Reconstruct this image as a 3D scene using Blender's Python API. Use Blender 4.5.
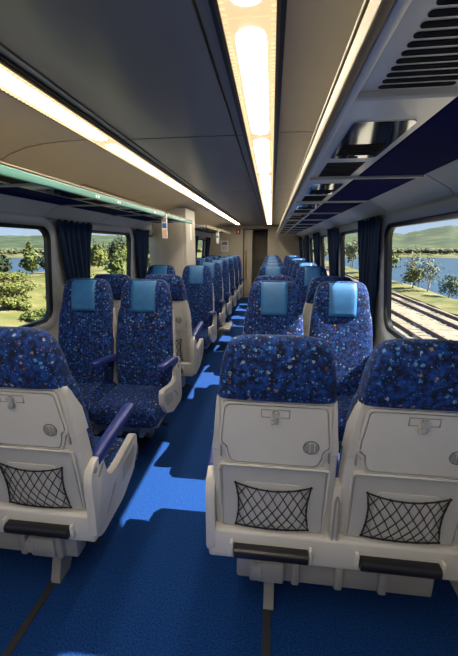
import bpy, bmesh, math, random
from mathutils import Vector, Matrix, noise
random.seed(7)
for o in list(bpy.data.objects): bpy.data.objects.remove(o)
SC = bpy.context.scene
COL = SC.collection
PI = math.pi

# ------------------------------------------------------------------ camera
CAMX, CAMZ = 0.468, 1.5
FPX, VPX, VPY = 340.0, 271.5, 245.0
cam = bpy.data.cameras.new('camera')
cam.sensor_fit = 'HORIZONTAL'; cam.sensor_width = 36.0
cam.lens = 36.0 * FPX / 458.0
cam.clip_start = 0.02; cam.clip_end = 4000
co = bpy.data.objects.new('camera', cam); COL.objects.link(co)
a = Vector(((VPX - 229) / FPX, -(VPY - 328) / FPX, -1.0)).normalized()   # car axis seen from the camera
upv = Vector((0, -a.z, a.y)).normalized()
rtv = a.cross(upv)
co.matrix_world = Matrix(((rtv.x, rtv.y, rtv.z, CAMX), (a.x, a.y, a.z, 0.0), (upv.x, upv.y, upv.z, CAMZ), (0, 0, 0, 1)))
SC.camera = co

# ------------------------------------------------------------------ sky, sun, exposure
world = bpy.data.worlds.new('world'); SC.world = world; world.use_nodes = True
wn = world.node_tree; bg = wn.nodes['Background']
wtc = wn.nodes.new('ShaderNodeTexCoord'); wsep = wn.nodes.new('ShaderNodeSeparateXYZ'); wramp = wn.nodes.new('ShaderNodeValToRGB')
cr = wramp.color_ramp; cr.elements.new(0.25)
for e_, p_, c_ in zip(cr.elements, (0.0, 0.22, 1.0), ((0.58, 0.72, 0.92), (0.30, 0.50, 0.86), (0.12, 0.28, 0.66))): e_.position = p_; e_.color = (*c_, 1)
wn.links.new(wtc.outputs['Generated'], wsep.inputs[0]); wn.links.new(wsep.outputs[2], wramp.inputs[0])
wn.links.new(wramp.outputs[0], bg.inputs[0]); bg.inputs[1].default_value = 1.0
SUN_DIR = Vector((-1.0, -0.02, -1.0)).normalized()      # direction the light travels
sun = bpy.data.lights.new('sun', 'SUN'); sun.energy = 30.0; sun.angle = math.radians(0.6); sun.color = (1.0, 0.95, 0.86)
so = bpy.data.objects.new('sun_offscreen', sun); COL.objects.link(so)
so.rotation_euler = SUN_DIR.to_track_quat('-Z', 'Y').to_euler(); so.location = -SUN_DIR * 400
vs = SC.view_settings
vs.view_transform = 'Standard'; vs.look = 'None'; vs.gamma = 1.0; vs.use_curve_mapping = False; vs.exposure = 0.0

# ------------------------------------------------------------------ materials
MATS = {}
def mat(name, col, rough=0.5, metal=0.0, spec=0.5, emis=None, estr=0.0, sheen=0.0, coat=0.0, bump=0.0, bscale=200.0, var=0.0, vscale=20.0):
    m = bpy.data.materials.new(name); m.use_nodes = True
    nt = m.node_tree; b = nt.nodes['Principled BSDF']
    b.inputs['Base Color'].default_value = (*col, 1); b.inputs['Roughness'].default_value = rough
    b.inputs['Metallic'].default_value = metal; b.inputs['Specular IOR Level'].default_value = spec
    b.inputs['Sheen Weight'].default_value = sheen; b.inputs['Coat Weight'].default_value = coat
    if emis: b.inputs['Emission Color'].default_value = (*emis, 1); b.inputs['Emission Strength'].default_value = estr
    tc = nt.nodes.new('ShaderNodeTexCoord')
    if var > 0:
        n = nt.nodes.new('ShaderNodeTexNoise'); n.inputs['Scale'].default_value = vscale; n.inputs['Detail'].default_value = 6
        nt.links.new(tc.outputs['Object'], n.inputs['Vector'])
        r = nt.nodes.new('ShaderNodeMapRange'); r.inputs[1].default_value = 0.3; r.inputs[2].default_value = 0.7
        r.inputs[3].default_value = 1 - var; r.inputs[4].default_value = 1 + var
        nt.links.new(n.outputs[0], r.inputs[0])
        mx = nt.nodes.new('ShaderNodeVectorMath'); mx.operation = 'SCALE'; mx.inputs[0].default_value = col
        nt.links.new(r.outputs[0], mx.inputs['Scale']); nt.links.new(mx.outputs[0], b.inputs['Base Color'])
    if bump > 0:
        n2 = nt.nodes.new('ShaderNodeTexNoise'); n2.inputs['Scale'].default_value = bscale
        nt.links.new(tc.outputs['Object'], n2.inputs['Vector'])
        bp = nt.nodes.new('ShaderNodeBump'); bp.inputs['Strength'].default_value = bump; bp.inputs['Distance'].default_value = 0.004
        nt.links.new(n2.outputs[0], bp.inputs['Height']); nt.links.new(bp.outputs[0], b.inputs['Normal'])
    MATS[name] = m
    return m

mat('shell', (0.47, 0.45, 0.42), 0.42, var=0.05, vscale=6)
mat('tray', (0.50, 0.48, 0.45), 0.45, var=0.04, vscale=5)
mat('shell_dark', (0.10, 0.095, 0.09), 0.6)
mat('pocket', (0.40, 0.39, 0.37), 0.5, var=0.05, vscale=8)
mat('frame_grey', (0.22, 0.215, 0.21), 0.45, var=0.1, vscale=10)
mat('black', (0.008, 0.008, 0.01), 0.35)
mat('rubber', (0.012, 0.012, 0.014), 0.6)
mat('net', (0.006, 0.006, 0.008), 0.8)
mat('armblue', (0.018, 0.03, 0.17), 0.38, bump=0.1, bscale=300)
mat('steel', (0.45, 0.45, 0.46), 0.3, 0.9)
mat('teal_cover', (0.014, 0.105, 0.26), 0.55, bump=0.15, bscale=120, var=0.12, vscale=25)
mat('ceil', (0.23, 0.23, 0.24), 0.32, 0.35, var=0.04, vscale=2)
mat('cove', (0.42, 0.35, 0.25), 0.5, var=0.03, vscale=3)
mat('vent_mesh', (0.012, 0.012, 0.013), 0.8, spec=0.1)
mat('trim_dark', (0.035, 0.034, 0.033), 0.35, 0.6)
mat('bronze', (0.16, 0.12, 0.07), 0.35, 0.7)
mat('wall', (0.46, 0.455, 0.44), 0.5, var=0.03, vscale=3)
mat('surround', (0.40, 0.41, 0.42), 0.38, 0.2)
mat('panel_light', (0.50, 0.51, 0.52), 0.42)
mat('rackmetal', (0.66, 0.67, 0.69), 0.33, 0.4, var=0.06, vscale=3)
mat('mirror', (0.55, 0.57, 0.60), 0.08, 1.0)
mat('navy', (0.004, 0.007, 0.075), 0.8, spec=0.04)
mat('lip', (0.22, 0.17, 0.10), 0.5, 0.2)
mat('teal_lip', (0.085, 0.23, 0.205), 0.25)
mat('white', (0.75, 0.75, 0.73), 0.5)
mat('curtain', (0.004, 0.026, 0.085), 0.85, sheen=0.2, bump=0.2, bscale=300)
mat('cabinet', (0.45, 0.41, 0.35), 0.5, var=0.04, vscale=3)
mat('endwall', (0.44, 0.38, 0.29), 0.5, var=0.04, vscale=3)
mat('door', (0.33, 0.29, 0.23), 0.45, var=0.04, vscale=3)
mat('brass', (0.45, 0.28, 0.08), 0.35, 0.8)
mat('red', (0.45, 0.02, 0.015), 0.4)
mat('signblue', (0.03, 0.09, 0.32), 0.5)
mat('peach', (0.70, 0.42, 0.30), 0.5)
mat('diffuser', (0.30, 0.26, 0.18), 0.5, emis=(1.0, 0.72, 0.38), estr=0.95)
mat('tube', (0.9, 0.9, 0.85), 0.3, emis=(1.0, 0.90, 0.72), estr=29.0)
mat('latchgrey', (0.30, 0.30, 0.29), 0.35)
mat('hull', (0.2, 0.2, 0.22), 0.5)
mat('rail', (0.13, 0.085, 0.06), 0.6, 0.1)
mat('sleeper', (0.12, 0.10, 0.075), 0.9, var=0.2)
mat('bark', (0.13, 0.10, 0.075), 0.9, var=0.2)
mat('birch', (0.38, 0.36, 0.32), 0.9, var=0.2)

OUT = 0.44      # outdoor colours
def let_light_through(name, col, fac):
    nt = MATS[name].node_tree; out = nt.nodes['Material Output']; p = nt.nodes['Principled BSDF']
    t = nt.nodes.new('ShaderNodeBsdfTranslucent'); t.inputs[0].default_value = (*col, 1)
    mx = nt.nodes.new('ShaderNodeMixShader'); mx.inputs[0].default_value = fac
    nt.links.new(p.outputs[0], mx.inputs[1]); nt.links.new(t.outputs[0], mx.inputs[2]); nt.links.new(mx.outputs[0], out.inputs[0])
let_light_through('curtain', (0.02, 0.12, 0.34), 0.35)
def leafmat(name, c1, c2):
    c1 = tuple(v * OUT for v in c1); c2 = tuple(v * OUT for v in c2)
    m = bpy.data.materials.new(name); m.use_nodes = True; nt = m.node_tree; b = nt.nodes['Principled BSDF']
    b.inputs['Roughness'].default_value = 0.7; b.inputs['Specular IOR Level'].default_value = 0.2
    g = nt.nodes.new('ShaderNodeNewGeometry'); r = nt.nodes.new('ShaderNodeValToRGB')
    r.color_ramp.elements[0].color = (*c1, 1); r.color_ramp.elements[1].color = (*c2, 1)
    nt.links.new(g.outputs['Random Per Island'], r.inputs[0]); nt.links.new(r.outputs[0], b.inputs['Base Color'])
    MATS[name] = m
leafmat('leaf_green', (0.09, 0.14, 0.03), (0.24, 0.28, 0.07))
leafmat('leaf_pale', (0.20, 0.23, 0.12), (0.42, 0.44, 0.24))
leafmat('leaf_dark', (0.018, 0.04, 0.018), (0.06, 0.09, 0.035))
leafmat('leaf_yellow', (0.13, 0.17, 0.03), (0.30, 0.30, 0.08))
leafmat('leaf_far', (0.035, 0.065, 0.035), (0.17, 0.18, 0.08))

def fabric():
    m = bpy.data.materials.new('fabric'); m.use_nodes = True; nt = m.node_tree; L = nt.links.new; b = nt.nodes['Principled BSDF']
    b.inputs['Roughness'].default_value = 0.85; b.inputs['Sheen Weight'].default_value = 0.08
    b.inputs['Sheen Tint'].default_value = (0.4, 0.55, 1.0, 1); b.inputs['Specular IOR Level'].default_value = 0.25
    tc = nt.nodes.new('ShaderNodeTexCoord'); oi = nt.nodes.new('ShaderNodeObjectInfo')
    add = nt.nodes.new('ShaderNodeVectorMath'); add.operation = 'MULTIPLY_ADD'
    cmb = nt.nodes.new('ShaderNodeCombineXYZ')
    for i in range(3): L(oi.outputs['Random'], cmb.inputs[i])
    L(cmb.outputs[0], add.inputs[0]); add.inputs[1].default_value = (9, 13, 7); L(tc.outputs['Object'], add.inputs[2])
    def noise_(scale, det=3):
        n = nt.nodes.new('ShaderNodeTexNoise'); n.inputs['Scale'].default_value = scale; n.inputs['Detail'].default_value = det
        L(add.outputs[0], n.inputs['Vector']); return n
    def ramp(src, stops, interp='LINEAR'):
        r = nt.nodes.new('ShaderNodeValToRGB'); cr = r.color_ramp; cr.interpolation = interp
        while len(cr.elements) < len(stops): cr.elements.new(0.5)
        for e, (p, c) in zip(cr.elements, stops): e.position = p; e.color = (*c, 1)
        L(src, r.inputs[0]); return r
    base = ramp(noise_(48, 5).outputs[0], [(0.38, (0.001, 0.003, 0.014)), (0.50, (0.002, 0.012, 0.075)), (0.68, (0.005, 0.045, 0.22))])
    prev = base.outputs[0]
    def spots(prev, scale, thr, keep, stops, wob=0.10):
        v = nt.nodes.new('ShaderNodeTexVoronoi'); v.inputs['Scale'].default_value = scale
        L(add.outputs[0], v.inputs['Vector'])
        n = noise_(scale * 5.0, 2)
        d = nt.nodes.new('ShaderNodeMath'); d.operation = 'MULTIPLY_ADD'
        L(n.outputs[0], d.inputs[0]); d.inputs[1].default_value = wob * 6; L(v.outputs['Distance'], d.inputs[2])
        lt = nt.nodes.new('ShaderNodeMath'); lt.operation = 'LESS_THAN'; L(d.outputs[0], lt.inputs[0]); lt.inputs[1].default_value = thr + wob * 3
        sep = nt.nodes.new('ShaderNodeSeparateColor'); L(v.outputs['Color'], sep.inputs[0])
        k = nt.nodes.new('ShaderNodeMath'); k.operation = 'GREATER_THAN'; L(sep.outputs[0], k.inputs[0]); k.inputs[1].default_value = 1 - keep
        mu = nt.nodes.new('ShaderNodeMath'); mu.operation = 'MULTIPLY'; L(lt.outputs[0], mu.inputs[0]); L(k.outputs[0], mu.inputs[1])
        rc = ramp(sep.outputs[1], stops, 'CONSTANT')
        mix = nt.nodes.new('ShaderNodeMix'); mix.data_type = 'RGBA'
        L(mu.outputs[0], mix.inputs[0]); L(prev, mix.inputs[6]); L(rc.outputs[0], mix.inputs[7])
        return mix.outputs[2]
    prev = spots(prev, 120, 0.30, 0.40, [(0, (0.010, 0.08, 0.30)), (0.5, (0.003, 0.018, 0.1)), (0.75, (0.05, 0.16, 0.36))])
    prev = spots(prev, 46, 0.26, 0.50, [(0, (0.06, 0.19, 0.40)), (0.35, (0.20, 0.27, 0.36)), (0.55, (0.02, 0.11, 0.36)), (0.76, (0.22, 0.14, 0.07)), (0.91, (0.13, 0.03, 0.02))], 0.14)
    prev = spots(prev, 62, 0.13, 0.35, [(0, (0.22, 0.24, 0.28)), (0.4, (0.26, 0.17, 0.08)), (0.7, (0.08, 0.18, 0.40))], 0.06)
    L(prev, b.inputs['Base Color'])
    bp = nt.nodes.new('ShaderNodeBump'); bp.inputs['Strength'].default_value = 0.25; bp.inputs['Distance'].default_value = 0.003
    L(noise_(260, 2).outputs[0], bp.inputs['Height']); L(bp.outputs[0], b.inputs['Normal'])
    MATS['fabric'] = m
fabric()

def carpet():
    m = bpy.data.materials.new('carpet'); m.use_nodes = True; nt = m.node_tree; L = nt.links.new; b = nt.nodes['Principled BSDF']
    b.inputs['Roughness'].default_value = 0.95; b.inputs['Specular IOR Level'].default_value = 0.1; b.inputs['Sheen Weight'].default_value = 0.03; b.inputs['Sheen Roughness'].default_value = 0.6; b.inputs['Sheen Tint'].default_value = (0.6, 0.8, 1, 1)
    tc = nt.nodes.new('ShaderNodeTexCoord')
    n = nt.nodes.new('ShaderNodeTexNoise'); n.inputs['Scale'].default_value = 160; n.inputs['Detail'].default_value = 4
    L(tc.outputs['Object'], n.inputs['Vector'])
    r = nt.nodes.new('ShaderNodeValToRGB'); r.color_ramp.elements[0].position = 0.32; r.color_ramp.elements[1].position = 0.72
    r.color_ramp.elements[0].color = (0.001, 0.009, 0.050, 1); r.color_ramp.elements[1].color = (0.005, 0.046, 0.20, 1)
    L(n.outputs[0], r.inputs[0]); L(r.outputs[0], b.inputs['Base Color'])
    bp = nt.nodes.new('ShaderNodeBump'); bp.inputs['Strength'].default_value = 0.5; bp.inputs['Distance'].default_value = 0.004
    L(n.outputs[0], bp.inputs['Height']); L(bp.outputs[0], b.inputs['Normal'])
    MATS['carpet'] = m
carpet()

def glass():
    m = bpy.data.materials.new('glass'); m.use_nodes = True; nt = m.node_tree; L = nt.links.new
    nt.nodes.remove(nt.nodes['Principled BSDF']); out = nt.nodes['Material Output']
    t = nt.nodes.new('ShaderNodeBsdfTransparent'); t.inputs[0].default_value = (0.97, 0.985, 0.98, 1)
    g = nt.nodes.new('ShaderNodeBsdfGlossy'); g.inputs['Roughness'].default_value = 0.02
    mx = nt.nodes.new('ShaderNodeMixShader'); mx.inputs[0].default_value = 0.035
    L(t.outputs[0], mx.inputs[1]); L(g.outputs[0], mx.inputs[2]); L(mx.outputs[0], out.inputs[0])
    MATS['glass'] = m
glass()

def twotone(name, stops, scale, rough=0.9, det=8, stretch=(1, 1, 1)):
    m = bpy.data.materials.new(name); m.use_nodes = True; nt = m.node_tree; L = nt.links.new; b = nt.nodes['Principled BSDF']
    b.inputs['Roughness'].default_value = rough; b.inputs['Specular IOR Level'].default_value = 0.2
    tc = nt.nodes.new('ShaderNodeTexCoord'); mp = nt.nodes.new('ShaderNodeMapping'); mp.inputs['Scale'].default_value = stretch
    n = nt.nodes.new('ShaderNodeTexNoise'); n.inputs['Scale'].default_value = scale; n.inputs['Detail'].default_value = det
    L(tc.outputs['Object'], mp.inputs[0]); L(mp.outputs[0], n.inputs['Vector'])
    r = nt.nodes.new('ShaderNodeValToRGB'); cr = r.color_ramp
    while len(cr.elements) < len(stops): cr.elements.new(0.5)
    for e, (p, c) in zip(cr.elements, stops): e.position = p; e.color = (*[v * OUT for v in c], 1)
    L(n.outputs[0], r.inputs[0]); L(r.outputs[0], b.inputs['Base Color'])
    MATS[name] = m
    return m, n, b
twotone('ballast', [(0.3, (0.26, 0.22, 0.16)), (0.5, (0.38, 0.33, 0.24)), (0.7, (0.48, 0.42, 0.31))], 3)
twotone('grass', [(0.3, (0.10, 0.13, 0.03)), (0.5, (0.20, 0.20, 0.06)), (0.68, (0.34, 0.28, 0.14))], 0.6)
twotone('hills', [(0.32, (0.03, 0.055, 0.025)), (0.5, (0.06, 0.09, 0.04)), (0.68, (0.13, 0.15, 0.075))], 0.035)
twotone('shore', [(0.3, (0.10, 0.11, 0.03)), (0.7, (0.26, 0.23, 0.10))], 0.05)
m_, n_, b_ = twotone('lake', [(0.3, (0.03, 0.07, 0.11)), (0.7, (0.04, 0.09, 0.14))], 0.02, rough=0.30, stretch=(1, 3, 1))
b_.inputs['Specular IOR Level'].default_value = 0.5

# ------------------------------------------------------------------ mesh helpers
def finish(name, bm, m, parent=None, smooth=True, ang=32):
    bmesh.ops.recalc_face_normals(bm, faces=bm.faces)
    me = bpy.data.meshes.new(name); bm.to_mesh(me); bm.free()
    if smooth:
        me.polygons.foreach_set('use_smooth', [True] * len(me.polygons)); me.set_sharp_from_angle(angle=math.radians(ang))
    me.materials.append(MATS[m])
    o = bpy.data.objects.new(name, me); COL.objects.link(o)
    if parent: o.parent = parent
    return o
def share(src, name, parent=None, loc=None, rot=None):
    o = bpy.data.objects.new(name, src.data); COL.objects.link(o)
    if parent: o.parent = parent
    if loc: o.location = loc
    if rot: o.rotation_euler = rot
    return o
def empty(name, loc=(0, 0, 0), rz=0):
    o = bpy.data.objects.new(name, None); COL.objects.link(o); o.location = loc; o.rotation_euler = (0, 0, rz); o.empty_display_size = 0.1
    return o
def tag(o, label, cat, group=None):
    o['label'] = label; o['category'] = cat
    if group: o['group'] = group
    return o
def structure(o, label=None):
    o['kind'] = 'structure'
    if label: o['label'] = label
    return o
def box(bm, x0, x1, y0, y1, z0, z1, bev=0.0, seg=2):
    r = bmesh.ops.create_cube(bm, size=1.0); vs_ = r['verts']
    for v in vs_:
        v.co = Vector(((x0 + x1) / 2 + v.co.x * (x1 - x0), (y0 + y1) / 2 + v.co.y * (y1 - y0), (z0 + z1) / 2 + v.co.z * (z1 - z0)))
    if bev > 0:
        es = list({e for v in vs_ for e in v.link_edges})
        bmesh.ops.bevel(bm, geom=es, offset=bev, segments=seg, profile=0.5, affect='EDGES')
    return bm
def loft(bm, rings, cap=True):
    R = [[bm.verts.new(p) for p in r] for r in rings]
    n = len(R[0])
    for i in range(len(R) - 1):
        for j in range(n):
            bm.faces.new((R[i][j], R[i][(j + 1) % n], R[i + 1][(j + 1) % n], R[i + 1][j]))
    if cap:
        bm.faces.new(R[0][::-1]); bm.faces.new(R[-1])
    return R
def sring(cx, cy, z, hw, hd, e=4.0, n=32):
    out = []
    for k in range(n):
        t = 2 * PI * (k + 0.5) / n; c, s = math.cos(t), math.sin(t)
        out.append((cx + hw * math.copysign(abs(c) ** (2 / e), c), cy + hd * math.copysign(abs(s) ** (2 / e), s), z))
    return out
def tube(bm, pts, r, n=6, closed=False):
    pts = [Vector(p) for p in pts]; rings = []
    N = len(pts)
    for i, p in enumerate(pts):
        if closed: d = pts[(i + 1) % N] - pts[i - 1]
        else: d = pts[min(i + 1, N - 1)] - pts[max(i - 1, 0)]
        d.normalize()
        ref = Vector((0, 0, 1)) if abs(d.z) < 0.9 else Vector((1, 0, 0))
        u = d.cross(ref).normalized(); v = d.cross(u)
        rr = r[i] if isinstance(r, (list, tuple)) else r
        rings.append([p + u * (rr * math.cos(2 * PI * k / n)) + v * (rr * math.sin(2 * PI * k / n)) for k in range(n)])
    if closed: rings.append(rings[0])
    R = [[bm.verts.new(p) for p in q] for q in (rings[:-1] if closed else rings)]
    if closed: R.append(R[0])
    for i in range(len(R) - 1):
        for j in range(n):
            bm.faces.new((R[i][j], R[i][(j + 1) % n], R[i + 1][(j + 1) % n], R[i + 1][j]))
    if not closed:
        bm.faces.new(R[0][::-1]); bm.faces.new(R[-1])
def prism(bm, poly, f0, f1):
    """poly: list of (a,b); f0/f1 map (a,b) to the two faces' 3D points"""
    A = [bm.verts.new(f0(*p)) for p in poly]; B = [bm.verts.new(f1(*p)) for p in poly]
    n = len(poly)
    for i in range(n): bm.faces.new((A[i], A[(i + 1) % n], B[(i + 1) % n], B[i]))
    bm.faces.new(A[::-1]); bm.faces.new(B)
def rrect(a0, a1, b0, b1, r, n=5):
    out = []
    for (ca, cb, t0) in ((a1 - r, b1 - r, 0), (a0 + r, b1 - r, PI / 2), (a0 + r, b0 + r, PI), (a1 - r, b0 + r, 1.5 * PI)):
        for k in range(n + 1):
            t = t0 + PI / 2 * k / n; out.append((ca + r * math.cos(t), cb + r * math.sin(t)))
    return out
def roundpoly(pts, r=0.01, n=3):
    out = []; N = len(pts)
    for i in range(N):
        p0, p, p1 = Vector(pts[i - 1]), Vector(pts[i]), Vector(pts[(i + 1) % N])
        d0 = (p0 - p); d1 = (p1 - p); q = min(r, d0.length * .45, d1.length * .45)
        A = p + d0.normalized() * q; B = p + d1.normalized() * q
        for k in range(n + 1):
            t = k / n; out.append(tuple((1 - t) ** 2 * A + 2 * t * (1 - t) * p + t * t * B))
    return out
def interp(tab, z):
    if z <= tab[0][0]: return tab[0][1:]
    for q0, q1 in zip(tab, tab[1:]):
        if z <= q1[0]:
            t = (z - q0[0]) / (q1[0] - q0[0]); t2 = t
            return tuple(u + (v - u) * t2 for u, v in zip(q0[1:], q1[1:]))
    return tab[-1][1:]

# ------------------------------------------------------------------ the car shell
Y0C, Y1C = -3.2, 9.9
MOD = 1.72
WMOD = 1.58
WEND = [2.56 + WMOD * k for k in range(-2, 5)]      # far edge of each window
WEND[1] = 0.93
WLEN = 1.1; WZ0, WZ1 = 0.90, 1.635
def wx(z):                                          # wall inner surface, tapering in above the waist
    return 1.325 - max(0.0, z - 0.80) * 0.095
b = bmesh.new(); box(b, -1.45, 1.45, Y0C, 11.4, -0.08, 0.0)
floor = structure(finish('floor', b, 'carpet', smooth=False), 'deep blue carpeted aisle floor')
for i, x in enumerate((-0.478, 0.492)):
    b = bmesh.new(); box(b, x - 0.016, x + 0.016, Y0C, 9.6, 0.0, 0.004)
    structure(finish('trim_%d' % (i + 1), b, 'rubber', smooth=False), 'black seat track strip set in the carpet')

def wall(name, s):
    b = bmesh.new()
    def quadbox(y0, y1, z0, z1):
        P = []
        for y in (y0, y1):
            for z in (z0, z1):
                P.append((s * wx(z), y, z)); P.append((s * (wx(z) + 0.04), y, z))
        v = [b.verts.new(p) for p in P]
        for f in ((0, 2, 3, 1), (4, 5, 7, 6), (0, 1, 5, 4), (2, 6, 7, 3), (0, 4, 6, 2), (1, 3, 7, 5)):
            b.faces.new([v[k] for k in f])
    quadbox(Y0C, 11.4, 0, 0.8); quadbox(Y0C, 11.4, 0.8, WZ0); quadbox(Y0C, 11.4, WZ1, 2.3)
    prev = Y0C
    for e in WEND:
        if e - WLEN > prev: quadbox(prev, e - WLEN, WZ0, WZ1)
        prev = e
    quadbox(prev, 11.4, WZ0, WZ1)
    return structure(finish(name, b, 'wall', smooth=False))
wall('wall_left', -1); wall('wall_right', 1)
b = bmesh.new(); box(b, -1.45, 1.45, Y0C - 0.1, Y0C, 0, 2.3)
structure(finish('wall_back', b, 'endwall', smooth=False))

def window(idx, s, e):
    W = empty('window_%d' % idx); structure(W, 'rounded train window with black rubber gasket')
    y0, y1 = e - WLEN, e
    def P(off):
        return lambda y, z: (s * (wx(z) - off), y, z)
    def ring(name, m, o, i, ro, ri, prof):
        # prof: list of (t, off): t blends outer -> inner outline
        b = bmesh.new()
        O = rrect(y0 - o, y1 + o, WZ0 - o, WZ1 + o, ro, 7); I = rrect(y0 - i, y1 + i, WZ0 - i, WZ1 + i, ri, 7)
        rows = []
        for t, off in prof:
            rows.append([b.verts.new(P(off)(*(Vector(p) * (1 - t) + Vector(q) * t))) for p, q in zip(O, I)])
        n = len(O); rows.append(rows[0])
        for r0, r1 in zip(rows, rows[1:]):
            for j in range(n): b.faces.new((r0[j], r0[(j + 1) % n], r1[(j + 1) % n], r1[j]))
        return finish(name, b, m, W)
    ring('surround', 'surround', 0.075, 0.0, 0.15, 0.10, [(0, -0.03), (0, 0.012), (0.25, 0.022), (0.6, 0.02), (0.85, 0.012), (1, 0.0), (1, -0.03)])
    ring('gasket', 'black', 0.004, -0.022, 0.10, 0.085, [(0, -0.038), (0, 0.004), (0.3, 0.010), (0.6, 0.004), (1, -0.008), (1, -0.038)])
    b = bmesh.new(); prism(b, rrect(y0 + 0.012, y1 - 0.012, WZ0 + 0.012, WZ1 - 0.012, 0.09), P(-0.014), P(-0.020))
    finish('pane', b, 'glass', W, smooth=False)
    return W
n = 1
for e in WEND:
    for s in (-1, 1):
        window(n, s, e); n += 1

# ------------------------------------------------------------------ ceiling
b = bmesh.new(); box(b, -1.45, 1.45, Y0C - 0.1, 11.4, 2.12, 2.2)
ceil = structure(finish('ceiling', b, 'hull', smooth=False), 'grey metal panelled train ceiling')
SEAM0 = 1.86
pan = None
seams = [SEAM0 + MOD * 1.06 * k for k in range(-3, 6)]
PITCH = MOD * 1.06
k = -3
def ceiling_part(name, m, poly, y0, y1):
    b = bmesh.new(); prism(b, poly, lambda x, z: (x, y0, z), lambda x, z: (x, y1, z)); return finish(name, b, m, ceil, ang=25)
COVE = [(0.487, 2.036), (0.60, 2.034), (0.74, 2.026), (0.86, 2.008), (0.96, 1.978), (1.04, 1.94), (1.10, 1.895), (1.145, 1.84), (1.17, 1.78)]
for k in range(-3, 5):
    ya, yb = SEAM0 + PITCH * k + 0.006, SEAM0 + PITCH * (k + 1) - 0.006
    yb = min(yb, Y1C)
    if ya > Y1C - 0.1: continue
    ceiling_part('ceiling_panel', 'ceil', rrect(-0.276, 0.276, 2.03, 2.05, 0.006, 2), ya, yb)
    for s in (-1, 1):
        ceiling_part('edge_strip', 'ceil', [(s * 0.284, 2.03), (s * 0.312, 2.03), (s * 0.312, 2.06), (s * 0.284, 2.06)], ya, yb)
        poly = [(s * x, z) for x, z in COVE] + [(s * (x + 0.02), z + 0.02) for x, z in COVE[::-1]]
        ceiling_part('cove_panel', 'cove', poly, ya, yb)
for s in (-1, 1):
    for x0, x1, z0, mm in ((0.314, 0.326, 2.022, 'trim_dark'), (0.326, 0.335, 2.016, 'bronze'), (0.465, 0.474, 2.016, 'bronze'), (0.474, 0.487, 2.024, 'trim_dark')):
        ceiling_part('light_trim', mm, [(s * x0, z0), (s * x1, z0), (s * x1, 2.07), (s * x0, 2.07)], Y0C, Y1C)

# two rows of lights set into the ceiling
def light_row(s, label):
    t = empty('ceiling_light', (s * 0.40, 3.4, 2.03)); tag(t, label, 'ceiling light', 'long strip lights in the train ceiling')
    step = PITCH / 2
    db = bmesh.new(); nr = 45                      # ribbed diffuser
    L_ = step - 0.008
    box(db, -0.064, 0.064, 0, L_, 0.0, 0.012)
    for q in range(nr):
        yy = L_ * (q + 0.5) / nr
        for xx in (-0.063, 0.053): box(db, xx, xx + 0.010, yy - 0.004, yy + 0.004, -0.004, 0.001)
    d0 = finish('diffuser', db, 'diffuser', t, smooth=False)
    tb = bmesh.new()
    rings = []
    for yy, w in ((0.035, 0.012), (0.043, 0.028), (0.06, 0.038), (0.10, 0.042), (L_ - 0.10, 0.042), (L_ - 0.06, 0.038), (L_ - 0.043, 0.028), (L_ - 0.035, 0.012)):
        rings.append([(w * math.cos(PI * j / 8), yy, 0.002 - 0.20 * w * math.sin(PI * j / 8)) for j in range(9)])
    loft(tb, rings); t0 = finish('lamp_tube', tb, 'tube', t)
    y = SEAM0 + PITCH * -2.5; first = True
    while y < Y1C - 0.1:
        loc = (0, y - 3.4, -0.012)
        if y + step > Y1C: break
        sfx = '_offscreen' if y + step < 0.85 else ''          # the row runs on behind the camera
        if first: d0.location = loc; t0.location = loc; d0.name += sfx; t0.name += sfx; first = False
        else: share(d0, 'diffuser' + sfx, t, loc); share(t0, 'lamp_tube' + sfx, t, loc)
        y += step
light_row(1, 'warm strip light running along the ceiling above the track-side seats')
light_row(-1, 'warm strip light running along the ceiling above the grassy-bank side seats')

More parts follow.
